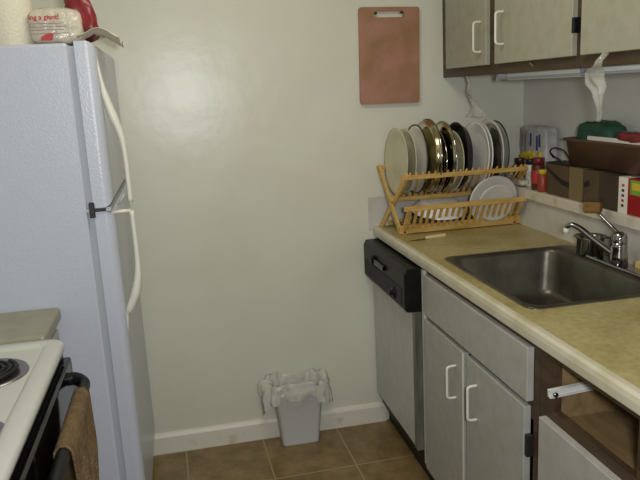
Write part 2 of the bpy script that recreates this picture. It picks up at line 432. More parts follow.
tube(b, smoothpath([(SX+.002, ya, HZ+.012), (SX+.022, ya, HZ+.012), (HX-.002, ya-.014, HZ+.004), (HX, ya-.045, HZ), (HX, ya-.12, HZ), (HX, (ya+yb)/2, HZ), (HX, yb+.12, HZ), (HX, yb+.045, HZ), (HX-.002, yb+.014, HZ+.004), (SX+.022, yb, HZ+.012), (SX+.002, yb, HZ+.012)], 5), .0145, 12, flat=1.15)
part('handle', b, M['black'], ov)
def burner(cx, cy, r):
    bm_ = B(); lathe(bm_, [(r+.020, .9112), (r+.018, .9145), (r+.010, .914), (r, .9118), (.02, .9114), (0, .9114)], 40, Matrix.Translation((cx, cy, 0)))
    part('drip_pan', bm_, M['drip'], st)
    bm_ = B(); pts = []
    turns = 4.2
    for i in range(int(turns*28)):
        a = i/28*2*PI; rad = .018 + (r-.022)*(i/(turns*28))
        pts.append((cx + rad*math.cos(a), cy + rad*math.sin(a), .919))
    tube(bm_, pts, .0052, 6); tube(bm_, [(cx-.02, cy, .914), (cx+r*.9, cy+.01, .914)], .0025, 6)
    part('burner', bm_, M['coil'], st)
burner(-1.270, -1.235, .078); burner(-1.262, -1.575, .100); burner(-1.60, -1.222, .100); burner(-1.60, -1.575, .078)
b = box(B(), -1.80, -1.72, SY0, SY1-.015, .918, 1.12, .012, 3); part('back_panel', b, M['stovew'], st)
b = B(); tube(b, [(-1.150, SY1+.002, .895), (-1.150, SY1+.002, .912)], .004, 8); tube(b, [(-1.160, SY1+.002, .895), (-1.160, SY1+.002, .910)], .004, 8)
# towel over the oven handle
def towel(u, v):
    # u along the handle (y), v over the bar : 0 back bottom, 1 front bottom
    y0 = ya - .075; y = y0 - .29*u
    L0, R0, L1 = .28, .0195, .40
    s = v*(L0 + PI*R0 + L1)
    w = .004*math.sin(u*13) + .003*math.sin(u*29+1)
    if s < L0:
        x, z = HX - R0, HZ - (L0 - s); x += w*(L0-s)/L0; y -= (1-u)*.30*(L0-s)
    elif s < L0 + PI*R0:
        a = (s-L0)/R0; x, z = HX - R0*math.cos(a), HZ + R0*math.sin(a)*1.1
    else:
        d = s-L0-PI*R0; x, z = HX + R0 + (.006*math.sin(min(1, d/.12)*PI*.5)) + w*min(1, d/.1)*1.6, HZ - d
        y -= (1-u)*.62*d
    return Vector((x, y, z))
o = obj('towel', sheet(towel, 36, 44, .004), M['towel']); tag(recenter(o), 'tan kitchen towel hung over the black oven door handle', 'towel')

# ================================================================== right base run
DX = .010     # plane of the door fronts
# worktop with a hole for the sink
SKX0, SKX1, SKY0, SKY1 = .060, .540, -1.248, -.650
YE = -2.60
wt = thing('worktop', 'long stained cream laminate worktop holding the steel sink', 'worktop', (.28, -1.3, .874))
b = B()
box(b, .02, SKX0+.004, YE, -.001, .874, .914)
box(b, SKX1-.004, XR2, YE, -.001, .874, .914)
box(b, SKX0+.004, SKX1-.004, SKY1-.004, -.001, .874, .914)
box(b, SKX0+.004, SKX1-.004, YE, SKY0+.004, .874, .914)
bmesh.ops.remove_doubles(b, verts=b.verts, dist=1e-5)
part('surface', b, M['worktop'], wt)
b = B(); prism(b, [(.02, .872), (.004, .872), (0, .877), (-.001, .895), (.001, .907), (.007, .9135), (.02, .914)], 'y', YE, -.001)
for f in b.faces: f.smooth = False
part('front_edge', b, M['edge'], wt)

# sink
sk = thing('sink', 'dirty stainless steel sink set in the worktop', 'sink', (.30, -.95, .74))
def ring_loop(x0, x1, y0, y1, r, z, n=6): return [(x, y, z) for x, y in rounded(x0, x1, y0, y1, r, n)]
t = bmesh.new()
deck = .075
BX0, BX1, BY0, BY1 = SKX0+.016, SKX1-deck, SKY0+.018, SKY1-.018
loops = [ring_loop(SKX0-.004, SKX1+.004, SKY0-.004, SKY1+.004, .035, .9142), ring_loop(SKX0-.003, SKX1+.003, SKY0-.003, SKY1+.003, .034, .9175),
         ring_loop(SKX0+.006, SKX1-.006, SKY0+.006, SKY1-.006, .03, .9180), ring_loop(BX0-.002, BX1+.002, BY0-.002, BY1+.002, .05, .9165),
         ring_loop(BX0+.003, BX1-.003, BY0+.003, BY1-.003, .05, .905), ring_loop(BX0+.012, BX1-.012, BY0+.012, BY1-.012, .055, .775),
         ring_loop(BX0+.022, BX1-.022, BY0+.022, BY1-.022, .06, .757), ring_loop(BX0+.045, BX1-.045, BY0+.045, BY1-.045, .05, .750),
         ring_loop((BX0+BX1)/2-.05, (BX0+BX1)/2+.05, (BY0+BY1)/2-.05, (BY0+BY1)/2+.05, .049, .744)]
vs = [[t.verts.new(p) for p in L] for L in loops]
for a, c in zip(vs[:-1], vs[1:]):
    for i in range(len(a)):
        f = t.faces.new((a[i], a[(i+1) % len(a)], c[(i+1) % len(a)], c[i])); f.smooth = True
t.faces.new(vs[-1])
bmesh.ops.recalc_face_normals(t, faces=t.faces)
b = B(); merge(b, t); sb = part('basin', b, M['steel'], sk)
b = B(); lathe(b, [(.042, .7445), (.040, .7475), (.030, .7465), (.028, .7450), (0, .7450)], 28, Matrix.Translation(((BX0+BX1)/2, (BY0+BY1)/2, 0)))
part('drain', b, M['chrome'], sk)

# faucet
fc = thing('faucet', 'chrome single-lever faucet at the back of the steel sink', 'faucet', (.500, -.985, .9185))
b = box(B(), .478, .527, -1.13, -.84, .9185, .930, .005, 3); part('base_plate', b, M['chrome'], fc)
b = B(); lathe(b, [(0, .93), (.027, .93), (.026, .955), (.023, .975), (.024, .985), (.022, 1.000), (0, 1.003)], 28, Matrix.Translation((.500, -.985, 0)))
part('body', b, M['chrome'], fc)
b = B(); pts = smoothpath([(.495, -.975, .955), (.474, -.945, .978), (.454, -.912, 1.002), (.436, -.884, 1.024), (.420, -.866, 1.036), (.410, -.854, 1.036), (.404, -.847, 1.024)], 5)
rr = [.0135 - .0045*i/(len(pts)-1) for i in range(len(pts))]; tube(b, pts, rr, 14, flat=.8)
sp = part('spout', b, M['chrome'], fc)
b = B(); lathe(b, [(0, 1.008), (.0095, 1.008), (.0095, 1.026), (0, 1.026)], 16, Matrix.Translation((.404, -.847, 0))); part('aerator', b, M['handle_w'], sp)
b = B(); lathe(b, [(.023, 1.000), (.0235, 1.010), (.020, 1.024), (.010, 1.032), (0, 1.033)], 24, Matrix.Translation((.500, -.985, 0)))
tube(b, smoothpath([(.500, -.985, 1.022), (.490, -.955, 1.045), (.480, -.915, 1.072), (.474, -.895, 1.088)], 5), .0062, 10, flat=.8)
part('lever', b, M['chrome'], fc)
# sponge resting on the lever tip, against the ledge: dish wand
dw_ = thing('dish_sponge', 'brown sponge perched on the tip of the faucet lever', 'sponge', (.48, -.86, 1.08))
b = B(); box(b, -.044, .044, -.026, .026, -.019, .019, .007, 2)
bmesh.ops.transform(b, matrix=Matrix.Translation((.480, -.872, 1.092)) @ Matrix.Rotation(.9, 4, 'Z') @ Matrix.Rotation(.15, 4, 'Y'), verts=b.verts)
part('foam', b, M['sponge'], dw_)
b = B(); box(b, -.044, .044, -.026, .026, -.003, .003, .002, 1)
bmesh.ops.transform(b, matrix=Matrix.Translation((.480, -.872, 1.114)) @ Matrix.Rotation(.9, 4, 'Z') @ Matrix.Rotation(.15, 4, 'Y'), verts=b.verts)
part('scouring_pad', b, M['cardd'], dw_)
# cup
cp = thing('steel_cup', 'small polished steel cup beside the faucet spout', 'cup', (.512, -.805, .9185))
b = B(); lathe(b, [(0, .9185+.012), (.036, .9305), (.040, .935), (.041, .985), (.049, .990), (.050, .988), (.0425, .983), (.0425, .9335), (.038, .9305), (0, .9305)], 32, Matrix.Translation((.514, -.812, 0)))
b.free()
b = B(); lathe(b, [(0, .9187), (.038, .9187), (.042, .923), (.043, .975), (.052, .981), (.052, .983), (.041, .978), (.040, .925), (0, .922)], 32, Matrix.Translation((.514, -.812, 0)))
part('bowl', b, M['potmetal'], cp)
b = B(); tube(b, smoothpath([(.545, -.825, .975), (.556, -.845, .980), (.548, -.885, .985), (.545, -.89, .985)], 4), .0035, 8)
part('handle', b, M['potmetal'], cp)
b = B(); box(b, .520, .545, -1.080, -1.030, .9183, .950, .006, 2); o = obj('sponge', b, M['spongey']); tag(recenter(o), 'small yellow sponge behind the faucet at the right edge', 'sponge')

# dishwasher
dw = thing('dishwasher', 'built-in dishwasher with black control panel under the worktop', 'dishwasher', (.28, -.29, 0))
DY0, DY1 = -.558, -.022
part('tub', box(B(), .02, .54, DY0-.002, DY1, .10, .862), M['dark'], dw)
dd = part('door', box(B(), -.012, .018, DY0+.032, DY1, .155, .690, .003), M['dwdoor'], dw)
part('side_trim', box(B(), -.013, .019, DY0, DY0+.031, .150, .70, .002), M['trimsteel'], dd, 'steel strip along the edge of the door')
b = B(); prism(b, [(.018, .695), (-.040, .700), (-.050, .712), (-.050, .842), (-.040, .862), (.018, .864)], 'y', DY0, DY1, bev=.003)
cpn = part('control_panel', b, M['black'], dw)
part('control_inset', box(B(), -.0525, -.050, DY0+.035, DY1-.02, .718, .785, .001), M['toweld'], cpn, 'dark grey strip across the control panel')
part('latch', box(B(), -.062, -.050, -.335, -.165, .800, .820, .004), M['blackgloss'], cpn)
part('latch_tab', box(B(), -.068, -.050, -.20, -.165, .796, .826, .004), M['black'], cpn)
b = B(); lathe(b, [(0, 0), (.022, 0), (.020, .006), (.011, .008), (.010, .020), (0, .021)], 24, Matrix.Translation((-.0525, -.447, .748)) @ Matrix.Rotation(-PI/2, 4, 'Y'))
part('dial', b, M['black'], cpn)
for y in (-.30, -.325, -.35): part('button', box(B(), -.055, -.0525, y-.009, y+.009, .742, .752, .001), M['dark'], cpn)
part('toe_panel', box(B(), .046, .058, DY0-.01, -.002, .0, .150, .002), M['black'], dw)
part('toe_panel', box(B(), .012, .05, DY0, DY1, .10, .152, .002), M['black'], dw)
# filler strip
o = obj('filler_strip', box(B(), DX+.002, .035, -.588, -.563, .10, .860, .002), M['wornwhite']); tag(recenter(o), 'narrow white filler strip between the dishwasher and the sink cabinet', 'trim strip')

# base cabinet under the sink
def pull(root, x, y, z0, z1, m, reach=.028, r=.0042, parent=None):
    b = B(); e = .006
    tube(b, smoothpath([(x, y, z1), (x-reach*.6, y, z1), (x-reach+.002, y, z1-.004), (x-reach, y, z1-.014), (x-reach, y, (z0+z1)/2), (x-reach, y, z0+.014), (x-reach+.002, y, z0+.004), (x-reach*.6, y, z0), (x, y, z0)], 4), r, 8)
    return part('handle', b, m, root)
FW = .03   # face frame front plane
sc = thing('base_cabinet', 'sink cabinet with two white doors and a long white false drawer', 'cabinet', (.28, -.97, 0))
y0, y1 = -1.372, -.590
b = B()
box(b, FW, .55, y1-.016, y1, .10, .872); box(b, FW, .55, y0, y0+.016, .10, .872)       # sides
box(b, FW+.02, .55, y0+.016, y1-.016, .10, .116); box(b, .54, .55, y0+.016, y1-.016, .116, .872)
part('body', b, M['woodlight'], sc)
b = B()
box(b, FW-.008, FW+.012, y0, y0+.030, .10, .872, .001); box(b, FW-.008, FW+.012, y1-.03, y1, .10, .872, .001)
box(b, FW-.008, FW+.012, y0+.03, y1-.03, .84, .872, .001); box(b, FW-.008, FW+.012, y0+.03, y1-.03, .655, .725, .001)
box(b, FW-.008, FW+.012, y0+.03, y1-.03, .10, .13, .001)
part('face_frame', b, M['woodframe'], sc)
part('toe_kick', box(B(), .075, .09, y0, y1, 0, .10), M['black'], sc)
part('false_drawer', box(B(), DX-.008, FW-.008, -1.342, -.606, .708, .852, .002), M['basedoor'], sc)
d1 = part('door', box(B(), DX-.008, FW-.008, -.952, -.606, .105, .690, .002), M['basedoor'], sc)
d2 = part('door', box(B(), DX-.008, FW-.008, -1.330, -.972, .105, .690, .002), M['basedoor'], sc)
pull(d1, DX-.008, -.893, .518, .626, M['handle_w'], .030); pull(d2, DX-.008, -1.050, .518, .626, M['handle_w'], .030)
for z in (.17, .585):
    part('hinge', box(B(), DX-.006, FW-.008, -1.345, -1.330, z-.03, z+.03, .002), M['dark'], d2)
    part('hinge', box(B(), DX-.006, FW-.008, -.606, -.598, z-.03, z+.03, .002), M['dark'], d1)
part('edge_strip', box(B(), DX-.009, DX-.0075, -.9535, -.944, .105, .690), M['paper'], d1)

# base cabinet with the missing drawer
dc = thing('base_cabinet', 'brown-framed cabinet with an empty drawer opening right of the sink cabinet', 'cabinet', (.28, -1.66, 0))
y0, y1 = -2.00, -1.374
b = B()
box(b, FW, .55, y1-.060, y1, .10, .872); box(b, FW, .55, y0, y0+.016, .10, .872)
box(b, FW+.02, .55, y0+.016, y1-.016, .10, .116); box(b, .54, .55, y0+.016, y1-.060, .116, .872); box(b, FW+.012, .54, y0+.016, y1-.060, .690, .702)
part('body', b, M['woodlight'], dc)
b = B()
box(b, FW-.008, FW+.012, y1-.062, y1, .10, .872, .001); box(b, FW-.008, FW+.012, y0, y0+.262, .10, .872, .001)
box(b, FW-.008, FW+.012, y0+.262, y1-.062, .850, .872, .001); box(b, FW-.008, FW+.012, y0+.262, y1-.062, .675, .722, .001)
box(b, FW-.008, FW+.012, y0+.262, y1-.062, .10, .13, .001)
part('face_frame', b, M['woodframe'], dc)
part('toe_kick', box(B(), .075, .09, y0, y1, 0, .10), M['black'], dc)
d3 = part('door', box(B(), DX-.008, FW-.008, -1.760, -1.402, .105, .698, .002), M['basedoor'], dc)
pull(d3, DX-.008, -1.72, .470, .583, M['handle_w'])
# white drawer runner on the side panel, tilted
b = B(); box(b, 0, .20, -.004, .004, -.010, .010, .002); box(b, 0, .20, -.010, -.004, -.010, -.007); box(b, 0, .20, -.010, -.004, .007, .010)
bmesh.ops.transform(b, matrix=Matrix.Translation((FW-.030, -1.446, .778)) @ Matrix.Rotation(-.06, 4, 'Y'), verts=b.verts)
rn = part('drawer_runner', b, M['wornwhite'], dc)
b = B(); lathe(b, [(0, 0), (.006, 0), (.006, .004), (0, .004)], 16, Matrix.Translation((FW-.018, -1.458, .778)) @ Matrix.Rotation(PI/2, 4, 'X'))
part('roller', b, M['potmetal'], rn)
dc2 = thing('base_cabinet', 'end base cabinet nearest the viewer beneath the worktop', 'cabinet', (.28, -2.3, 0))
part('body', box(B(), FW, .55, YE+.01, -2.002, .10, .872), M['woodframe'], dc2)
part('door', box(B(), DX-.008, FW, -2.58, -2.03, .12, .84, .002), M['basedoor'], dc2)
part('toe_kick', box(B(), .075, .55, YE+.02, -2.002, 0, .10), M['black'], dc2)

# ================================================================== upper cabinets
UX = .33
def upper(y0, y1, doors, label, zt=2.12):
    root = thing('wall_cabinet', label, 'cabinet', ((UX+XR)/2, (y0+y1)/2, 1.53), 'wall cabinets above the ledge')
    b = B()
    box(b, UX+.02, XR-.002, y1-.018, y1, 1.528, zt); box(b, UX+.02, XR-.002, y0, y0+.018, 1.528, zt)
    box(b, UX+.02, XR-.002, y0+.018, y1-.018, 1.545, 1.560); box(b, UX+.02, XR-.002, y0+.018, y1-.018, zt-.016, zt); box(b, XR-.014, XR-.002, y0+.018, y1-.018, 1.56, zt-.016)
    part('body', b, M['woodframe'], root)
    b = B()
    box(b, UX, UX+.02, y0, y1, 1.522, 1.60, .0015); box(b, UX, UX+.02, y0, y1, zt-.04, zt, .0015)
    box(b, UX, UX+.02, y1-.085, y1, 1.60, zt-.04, .001); box(b, UX, UX+.02, y0, y0+.03, 1.60, zt-.04, .001)
    ym = sum(d[0] for d in doors[:1])
    if len(doors) > 1: box(b, UX, UX+.02, doors[0][0]-.03, doors[0][0]+.02, 1.60, zt-.04, .001)
    part('face_frame', b, M['woodframe'], root)
    ds = []
    for (a, c, hy, hz, hg) in doors:
        d = part('door', box(B(), UX-.018, UX, a, c, 1.556, zt-.03, .002), M['uppdoor'], root); ds.append(d)
        if hy is not None: pull(d, UX-.018, hy, hz-.052, hz+.052, M['handle_w'], reach=.030)
        if hg is not None:
            part('hinge', box(B(), UX-.022, UX+.001, hg-.006, hg+.006, 1.618, 1.660, .002), M['black'], d)
            part('hinge', box(B(), UX-.022, UX+.001, hg-.009, hg+.009, 1.98, 2.03, .002), M['black'], d)
    return root
upper(-1.020, -.001, [(-.448, -.075, -.410, 1.656, None), (-.998, -.516, -.586, 1.671, -1.006)], 'two-door wall cabinet in the back corner above the dish rack')
upper(-1.85, -1.022, [(-1.42, -1.040, None, 0, None), (-1.83, -1.45, -1.47, 1.68, None)], 'wall cabinet over the sink at the right edge of the photo')
b = box(B(), -.004, 0, -.014, .014, -.004, .004); bmesh.ops.transform(b, matrix=Matrix.Translation((UX+.0005, -.745, 1.545)) @ Matrix.Rotation(.35, 4, 'X'), verts=b.verts)
o = obj('tape_scrap', b, M['tape']); tag(recenter(o), 'scrap of tan tape stuck under the second upper cabinet door', 'tape')

# under-cabinet light fixture
ul = thing('under_cabinet_light', 'white fluorescent light fixture under the wall cabinets, switched off', 'light fixture', (.42, -.95, 1.50))
part('housing', box(B(), .40, .50, -1.55, -.43, 1.518, 1.544, .003), M['fixt'], ul)
part('diffuser', box(B(), .385, .47, -.930, -.46, 1.498, 1.527, .008, 3), M['diff'], ul)
part('bracket', box(B(), .38, .48, -1.000, -.932, 1.500, 1.527, .003), M['gasket'], ul)
part('diffuser', box(B(), .385, .47, -1.50, -1.002, 1.503, 1.527, .008, 3), M['diff'], ul)
part('rail', box(B(), .362, .372, -1.60, -.43, 1.502, 1.509, .002), M['gasket'], ul)
for y in (-.44, -1.0, -1.55): part('rail_bracket', box(B(), .362, .42, y-.006, y+.006, 1.506, 1.522), M['gasket'], ul)
lathe(b := B(), [(0, 0), (.008, 0), (.008, .014), (0, .014)], 12, Matrix.Translation((.372, -.425, 1.500))); part('end_cap', b, M['handle_w'], ul)

# plastic strips hanging from the cabinets
def strip(pts, ws, seed, facing=(1, 0, 0)):
    P = smoothpath(pts, 8); n = len(P)-1
    def fn(u, v):
        i = u*n; a = P[min(n, int(i))].lerp(P[min(n, int(i)+1)], i-int(i))
        k = u*(len(ws)-1); w = ws[int(k)]*(1-(k-int(k))) + ws[min(len(ws)-1, int(k)+1)]*(k-int(k))
        th = u*2.6 + seed
        side = Vector((.45*math.sin(th), 1, 0)).normalized()
        p = a + side*(v-.5)*w + Vector((.006*math.sin(v*8+seed+u*7), 0, 0))
        return p + N.noise_vector(p*30+Vector((seed, 0, 0)))*.007
    return sheet(fn, 40, 10, .0006)
o = obj('plastic_bag', strip([(.345, -.205, 1.530), (.352, -.215, 1.49), (.36, -.195, 1.45), (.37, -.225, 1.41), (.37, -.235, 1.362)], [.060, .048, .060, .080, .110], 1.0), M['film'])
tag(recenter(o), 'short crumpled clear plastic bag hanging from the corner wall cabinet above the dish rack', 'plastic bag', 'clear plastic bags hanging from the wall cabinets')
o = obj('plastic_bag', strip([(.318, -1.155, 1.563), (.305, -1.140, 1.53), (.315, -1.10, 1.505), (.325, -1.10, 1.475), (.335, -1.11, 1.43), (.345, -1.085, 1.375)], [.018, .03, .060, .052, .024, .012], 4.0), M['film'])
tag(recenter(o), 'twisted clear plastic bag hanging from the cabinet over the sink', 'plastic bag', 'clear plastic bags hanging from the wall cabinets')

# ================================================================== cutting board on the back wall
cb = thing('cutting_board', 'worn pink cutting board hanging on the back wall', 'cutting board', (.10, -.012, 1.43))
def holed(x0, x1, z0, z1, r, hx0, hx1, hz0, hz1, hr, y0, y1):
    t = bmesh.new(); n = 7
    O = rounded(x0, x1, z0, z1, r, n); H = rounded(hx0, hx1, hz0, hz1, hr, n)
    L = []
    for y in (y0, y1):
        L.append(([t.verts.new((a, y, c)) for a, c in O], [t.verts.new((a, y, c)) for a, c in H]))
    N_ = len(O)
    for i in range(N_):
        j = (i+1) % N_
        t.faces.new((L[0][0][i], L[0][0][j], L[0][1][j], L[0][1][i])); t.faces.new((L[1][0][j], L[1][0][i], L[1][1][i], L[1][1][j]))
        t.faces.new((L[0][0][i], L[1][0][i], L[1][0][j], L[0][0][j])); t.faces.new((L[0][1][j], L[1][1][j], L[1][1][i], L[0][1][i]))
    bmesh.ops.recalc_face_normals(t, faces=t.faces); q = B(); merge(q, t); return q
b = holed(-.128, .128, -.192, .192, .012, -.064, .062, .152, .176, .0118, -.007, .007)
mt = Matrix.Translation((.0925, -.0125, 1.620)) @ Matrix.Rotation(.018, 4, 'Y')
bmesh.ops.transform(b, matrix=mt, verts=b.verts); part('board', b, M['board'], cb)
for x in (.036, .146):
    b = B(); lathe(b, [(0, -.002), (.003, 0), (.003, .020), (.006, .021), (.006, .023), (0, .024)], 12, Matrix.Translation((x, 0, 1.789)) @ Matrix.Rotation(PI/2, 4, 'X'))
    o = obj('nail', b, M['dark']); tag(recenter(o), ('left' if x < .1 else 'right') + ' dark nail holding the pink cutting board by its slot', 'nail')

# ================================================================== wooden dish rack
dr = thing('dish_rack', 'folding wooden dish rack standing on the worktop by the back wall', 'dish rack', (.30, -.17, .914))
def slat(b, p, q, w, th, bev=.0015):
    """flat bar from p to q in the y-z plane; w across, th along x"""
    p, q = Vector(p), Vector(q); d = q-p; L = d.length; t = bmesh.new(); bmesh.ops.create_cube(t, size=1)
    for v in t.verts: v.co = Vector((v.co.x*th, v.co.y*w, (v.co.z+.5)*L))
    bmesh.ops.bevel(t, geom=t.edges[:], offset=bev, segments=1, affect='EDGES')
    d.normalize(); x = Vector((1, 0, 0)) if abs(d.x) < .9 else Vector((0, 1, 0)); y = d.cross(x).normalized(); x = y.cross(d)
    merge(b, t, 0, Matrix.Translation(p) @ Matrix((x, y, d)).transposed().to_4x4())
RX0, RX1 = .060, .560
A0, A1 = (-.222, .916), (-.030, 1.172)    # leg from near foot to far top
B0, B1 = (-.030, .916), (-.283, 1.158)    # leg from far foot to near top
for x in (RX0, RX1):
    k_ = -.028 if x == RX0 else 0; b = B(); slat(b, (x-.006, *A0), (x-.006+k_, *A1), .026, .011); part('leg', b, M['rackwood'], dr)
    b = B(); slat(b, (x+.006+k_*1.2, *B0), (x+.006, *B1), .026, .011); part('leg', b, M['rackwood'], dr)
def rail(y, z, x0=RX0-.014, x1=RX1+.014, w=.016, h=.012):
    b = B(); box(b, x0, x1, y-h/2, y+h/2, z-w/2, z+w/2, .002); part('rail', b, M['rackwood'], dr)
rail(-.030, 1.168, x0=RX0-.042); rail(-.283, 1.150, w=.018, x0=.040, x1=RX1); rail(-.156, 1.048, w=.018, x0=.032); rail(-.120, 1.052, w=.014)
rail(-.226, .934, w=.034); rail(-.290, 1.028, w=.020, x1=RX1+.004); rail(-.032, .930, x0=RX0)
nsl = 19
for i in range(nsl):
    x = RX0 + .016 + (RX1-RX0-.032)*i/(nsl-1)
    b = B(); tube(b, [(x, -.150, 1.050), (x, -.286, 1.166)], .0038, 8); part('dowel', b, M['rackwood'], dr)
    b = B(); tube(b, [(x, -.124, 1.046), (x, -.026, 1.182)], .0038, 8); part('dowel', b, M['rackwood'], dr)
    b = B(); slat(b, (x, -.222, .926), (x, -.293, 1.036), .006, .0115, .001); part('slat', b, M['rackwood'], dr)
    b = B(); tube(b, [(x, -.222, .932), (x, -.032, .934)], .0036, 6); part('dowel', b, M['rackwood'], dr)
for x in (RX0+.006, RX1-.016):
    b = B(); slat(b, (x, -.222, .926), (x, -.293, 1.030), .018, .010); part('tray_end', b, M['rackwood'], dr)
    b = B(); box(b, x-.007, x+.007, -.232, -.214, .914, .928, .002); part('foot', b, M['rackwood'], dr)

# plates in the upper tier
def plate_prof(r, deep=.022, th=.004, rim=.30):
    ri = r*(1-rim)
    return [(0, 0), (ri*.9, 0), (ri, .002), (r*.92, deep*.8), (r, deep), (r, deep+th*.6), (r*.91, deep*.8+th), (ri*.98, th+.001), (ri*.85, th), (0, th)]
# (name, label, x, radius, lean (about y), yaw, material, category, kind)
def stand(o, x, r, lean, yaw, y=-.150, zc=None, flip=False):
    """disc axis along x, facing the camera's left"""
    z = (1.066 + r) if zc is None else zc
    x -= .009
    o.location = (x, y, z)
    o.rotation_mode = 'XYZ'
    mtx = Matrix.Translation((x, y, z)) @ Matrix.Rotation(yaw+.14, 4, 'Z') @ Matrix.Rotation(-PI/2 + lean + (PI if flip else 0), 4, 'Y')
    o.matrix_world = mtx
def plate(name, label, x, r, lean=.06, yaw=0, m='china', deep=.020, rimm=None, cat='plate', rimf=.30, y=-.150, group='plates in the dish rack', zc=None):
    b = B(); lathe(b, plate_prof(r, deep, .004, rimf), 56)
    root = bpy.data.objects.new(name, None) if False else None
    o = obj(name, b, M[m]); tag(o, label, cat, group); stand(o, x, r, lean, yaw, y, zc)
    if rimm:
        b = B(); lathe(b, [(r-.001, deep-.0015), (r+.0016, deep-.001), (r+.0016, deep+.0035), (r-.003, deep+.0032), (r-.001, deep-.0015)], 56)
        q = obj('rim', b, M[rimm], o); q['label'] = 'dark rim of the plate' if rimm == 'rimdark' else 'shiny metal rim'
    return o
plate('plate', 'cream plate at the left end of the dish rack', .092, .134, .05, -.10, 'china')
plate('plate', 'beige plate leaning just behind the leftmost plate', .128, .132, .05, -.10, 'china')
plate('plate', 'white plate with a thin dark rim in front of the big steel lid', .174, .138, .04, -.12, 'china2', rimm='rimdark')
def pan(name, label, cat, x, r, h, lean, yaw, mo, mi_=None, y=-.150, zc=None, knob=False, open_left=True):
    b = B(); lathe(b, [(0, 0), (r*.90, 0), (r*.955, .004), (r*.985, h*.5), (r, h), (r+.004, h+.001), (r+.004, h+.003), (r-.002, h+.003), (r*.965, h*.5), (r*.93, .006), (r*.88, .003), (0, .003)], 60)
    root = thing(name, label, cat); stand(root, x, r, lean, yaw, y, zc, True)
    obj('shell', b, M[mo], root)
    b = B(); lathe(b, [(r+.0035, h-.001), (r+.0055, h+.001), (r+.0055, h+.004), (r+.002, h+.0045), (r+.0035, h-.001)], 60); obj('rim', b, M['chrome'], root)
    return root
M['steel_glint'] = mat('pan_steel_gold_glint', (190, 180, 140), 0.16, metal=1.0, noise=(120, 112, 84), nscale=7)  # steel, with the yellow lamp reflection painted in as a gold tint
bigpan = pan('cake_pan', 'tall shiny round steel pan with a painted gold reflection, the highest in the rack', 'pan', .184, .147, .022, .03, -.12, 'steel_glint')
pan('pan_lid', 'small shiny steel lid just left of the domed steel lid', 'lid', .224, .124, .014, .05, -.14, 'steel_glint')
pan('pan_lid', 'domed steel lid with shiny edge in the middle of the rack', 'lid', .258, .140, .012, .02, -.14, 'steel_glint')
plate('plate', 'small white plate touching the domed steel lid', .302, .120, .05, -.1, 'china2', zc=1.185)
plate('plate', 'small cream plate leaning against the face of the black pan', .328, .126, .05, -.1, 'china', zc=1.185)
b = B()
fp = thing('frying_pan', 'black nonstick round pan standing among the white plates', 'pan'); stand(fp, .358, .139, .04, -.16)
lathe(b, [(0, 0), (.112, 0), (.120, .004), (.135, .030), (.138, .030), (.138, .032), (.133, .032), (.117, .007), (.110, .003), (0, .003)], 56); obj('shell', b, M['nonstick'], fp)
b = B(); lathe(b, [(.020, -.012), (.022, -.010), (.020, 0), (0, 0), (0, -.012)], 20); obj('base_disc', b, M['nonstick'], fp)
plate('plate', 'large white plate right of the black pan', .432, .137, .05, -.12, 'china2')
plate('plate', 'white plate tucked behind the large white one', .448, .136, .05, -.12, 'china2')
pan('pan_lid', 'thin dark steel lid between the white and the grey plate', 'lid', .466, .132, .010, .05, -.16, 'potmetal')
plate('plate', 'light grey plate near the right end of the rack', .492, .140, .04, -.12, 'china3')
plate('plate', 'grey plate with a double dark rim, rightmost in the rack', .516, .136, .05, -.12, 'china3', rimm='rimdark')
# lower tier
def lay(name, label, loc, r, tilt, deep, m, cat='plate'):
    b = B(); lathe(b, plate_prof(r, deep, .004, .35), 56); o = obj(name, b, M[m]); tag(o, label, cat, 'plates in the dish rack')
    o.matrix_world = Matrix.Translation(loc) @ Matrix.Rotation(tilt[1], 4, 'Z') @ Matrix.Rotation(tilt[0], 4, 'X'); return o
lay('plate', 'plate lying upside down in the lower tier of the rack', (.240, -.165, 1.034), .112, (PI+.20, 0), .045, 'china2')
lay('baking_tray', 'dark thin round tray lying under the upside-down plate', (.225, -.150, .968), .108, (.10, 0), .012, 'nonstick', 'tray')
o = lay('plate', 'large white plate leaning in the right of the lower tier', (.440, -.236, 1.030), .104, (1.80, .0), .012, 'china3')
o = lay('plate', 'smaller white plate in front of the large leaning one', (.448, -.252, 1.018), .080, (1.82, .0), .008, 'china3')

# knife on the worktop
kn = thing('paring_knife', 'small knife with a cream handle lying in front of the rack', 'knife', (.11, -.345, .914))
b = B(); prism(b, [(.040, -.357), (.075, -.342), (.115, -.338), (.115, -.352), (.075, -.360)], 'z', .9155, .9170); part('blade', b, M['potmetal'], kn)
b = B(); slat(b, (.112, -.345, .920), (.200, -.330, .920), .013, .010, .003); part('handle', b, M['knifeh'], kn)

# ================================================================== things on the ledge
LZ = 1.0705
def carton(name, label, cat, x0, x1, y0, y1, z0, z1, m, group=None):
    r = thing(name, label, cat, ((x0+x1)/2, (y0+y1)/2, z0), group)
    part('carton', box(B(), x0, x1, y0, y1, z0, z1, .002), m, r); return r
sb_ = carton('cardboard_box', 'cardboard parcel box with a curved black arrow on the ledge', 'box', .568, .692, -.775, -.435, LZ, 1.186, M['card'])
part('tape', box(B(), .5668, .6922, -.675, -.592, LZ+.001, 1.1868), M['tape'], sb_, 'tan tape band across the box')
b = B(); n = 14; up_, dn = [], []
for i in range(n+1):
    u = i/n; y = -.445 - .255*u; z = 1.166 - .048*math.sin(PI*(u*.78))**.9 + .0*u
    w = .0025 + .0065*math.sin(PI*min(1, u*1.05))
    up_.append((y, z+w)); dn.append((y, z-w))
def smile(a, c):
    i0, i1 = int(a*n), int(c*n)
    return up_[i0:i1+1] + dn[i0:i1+1][::-1]
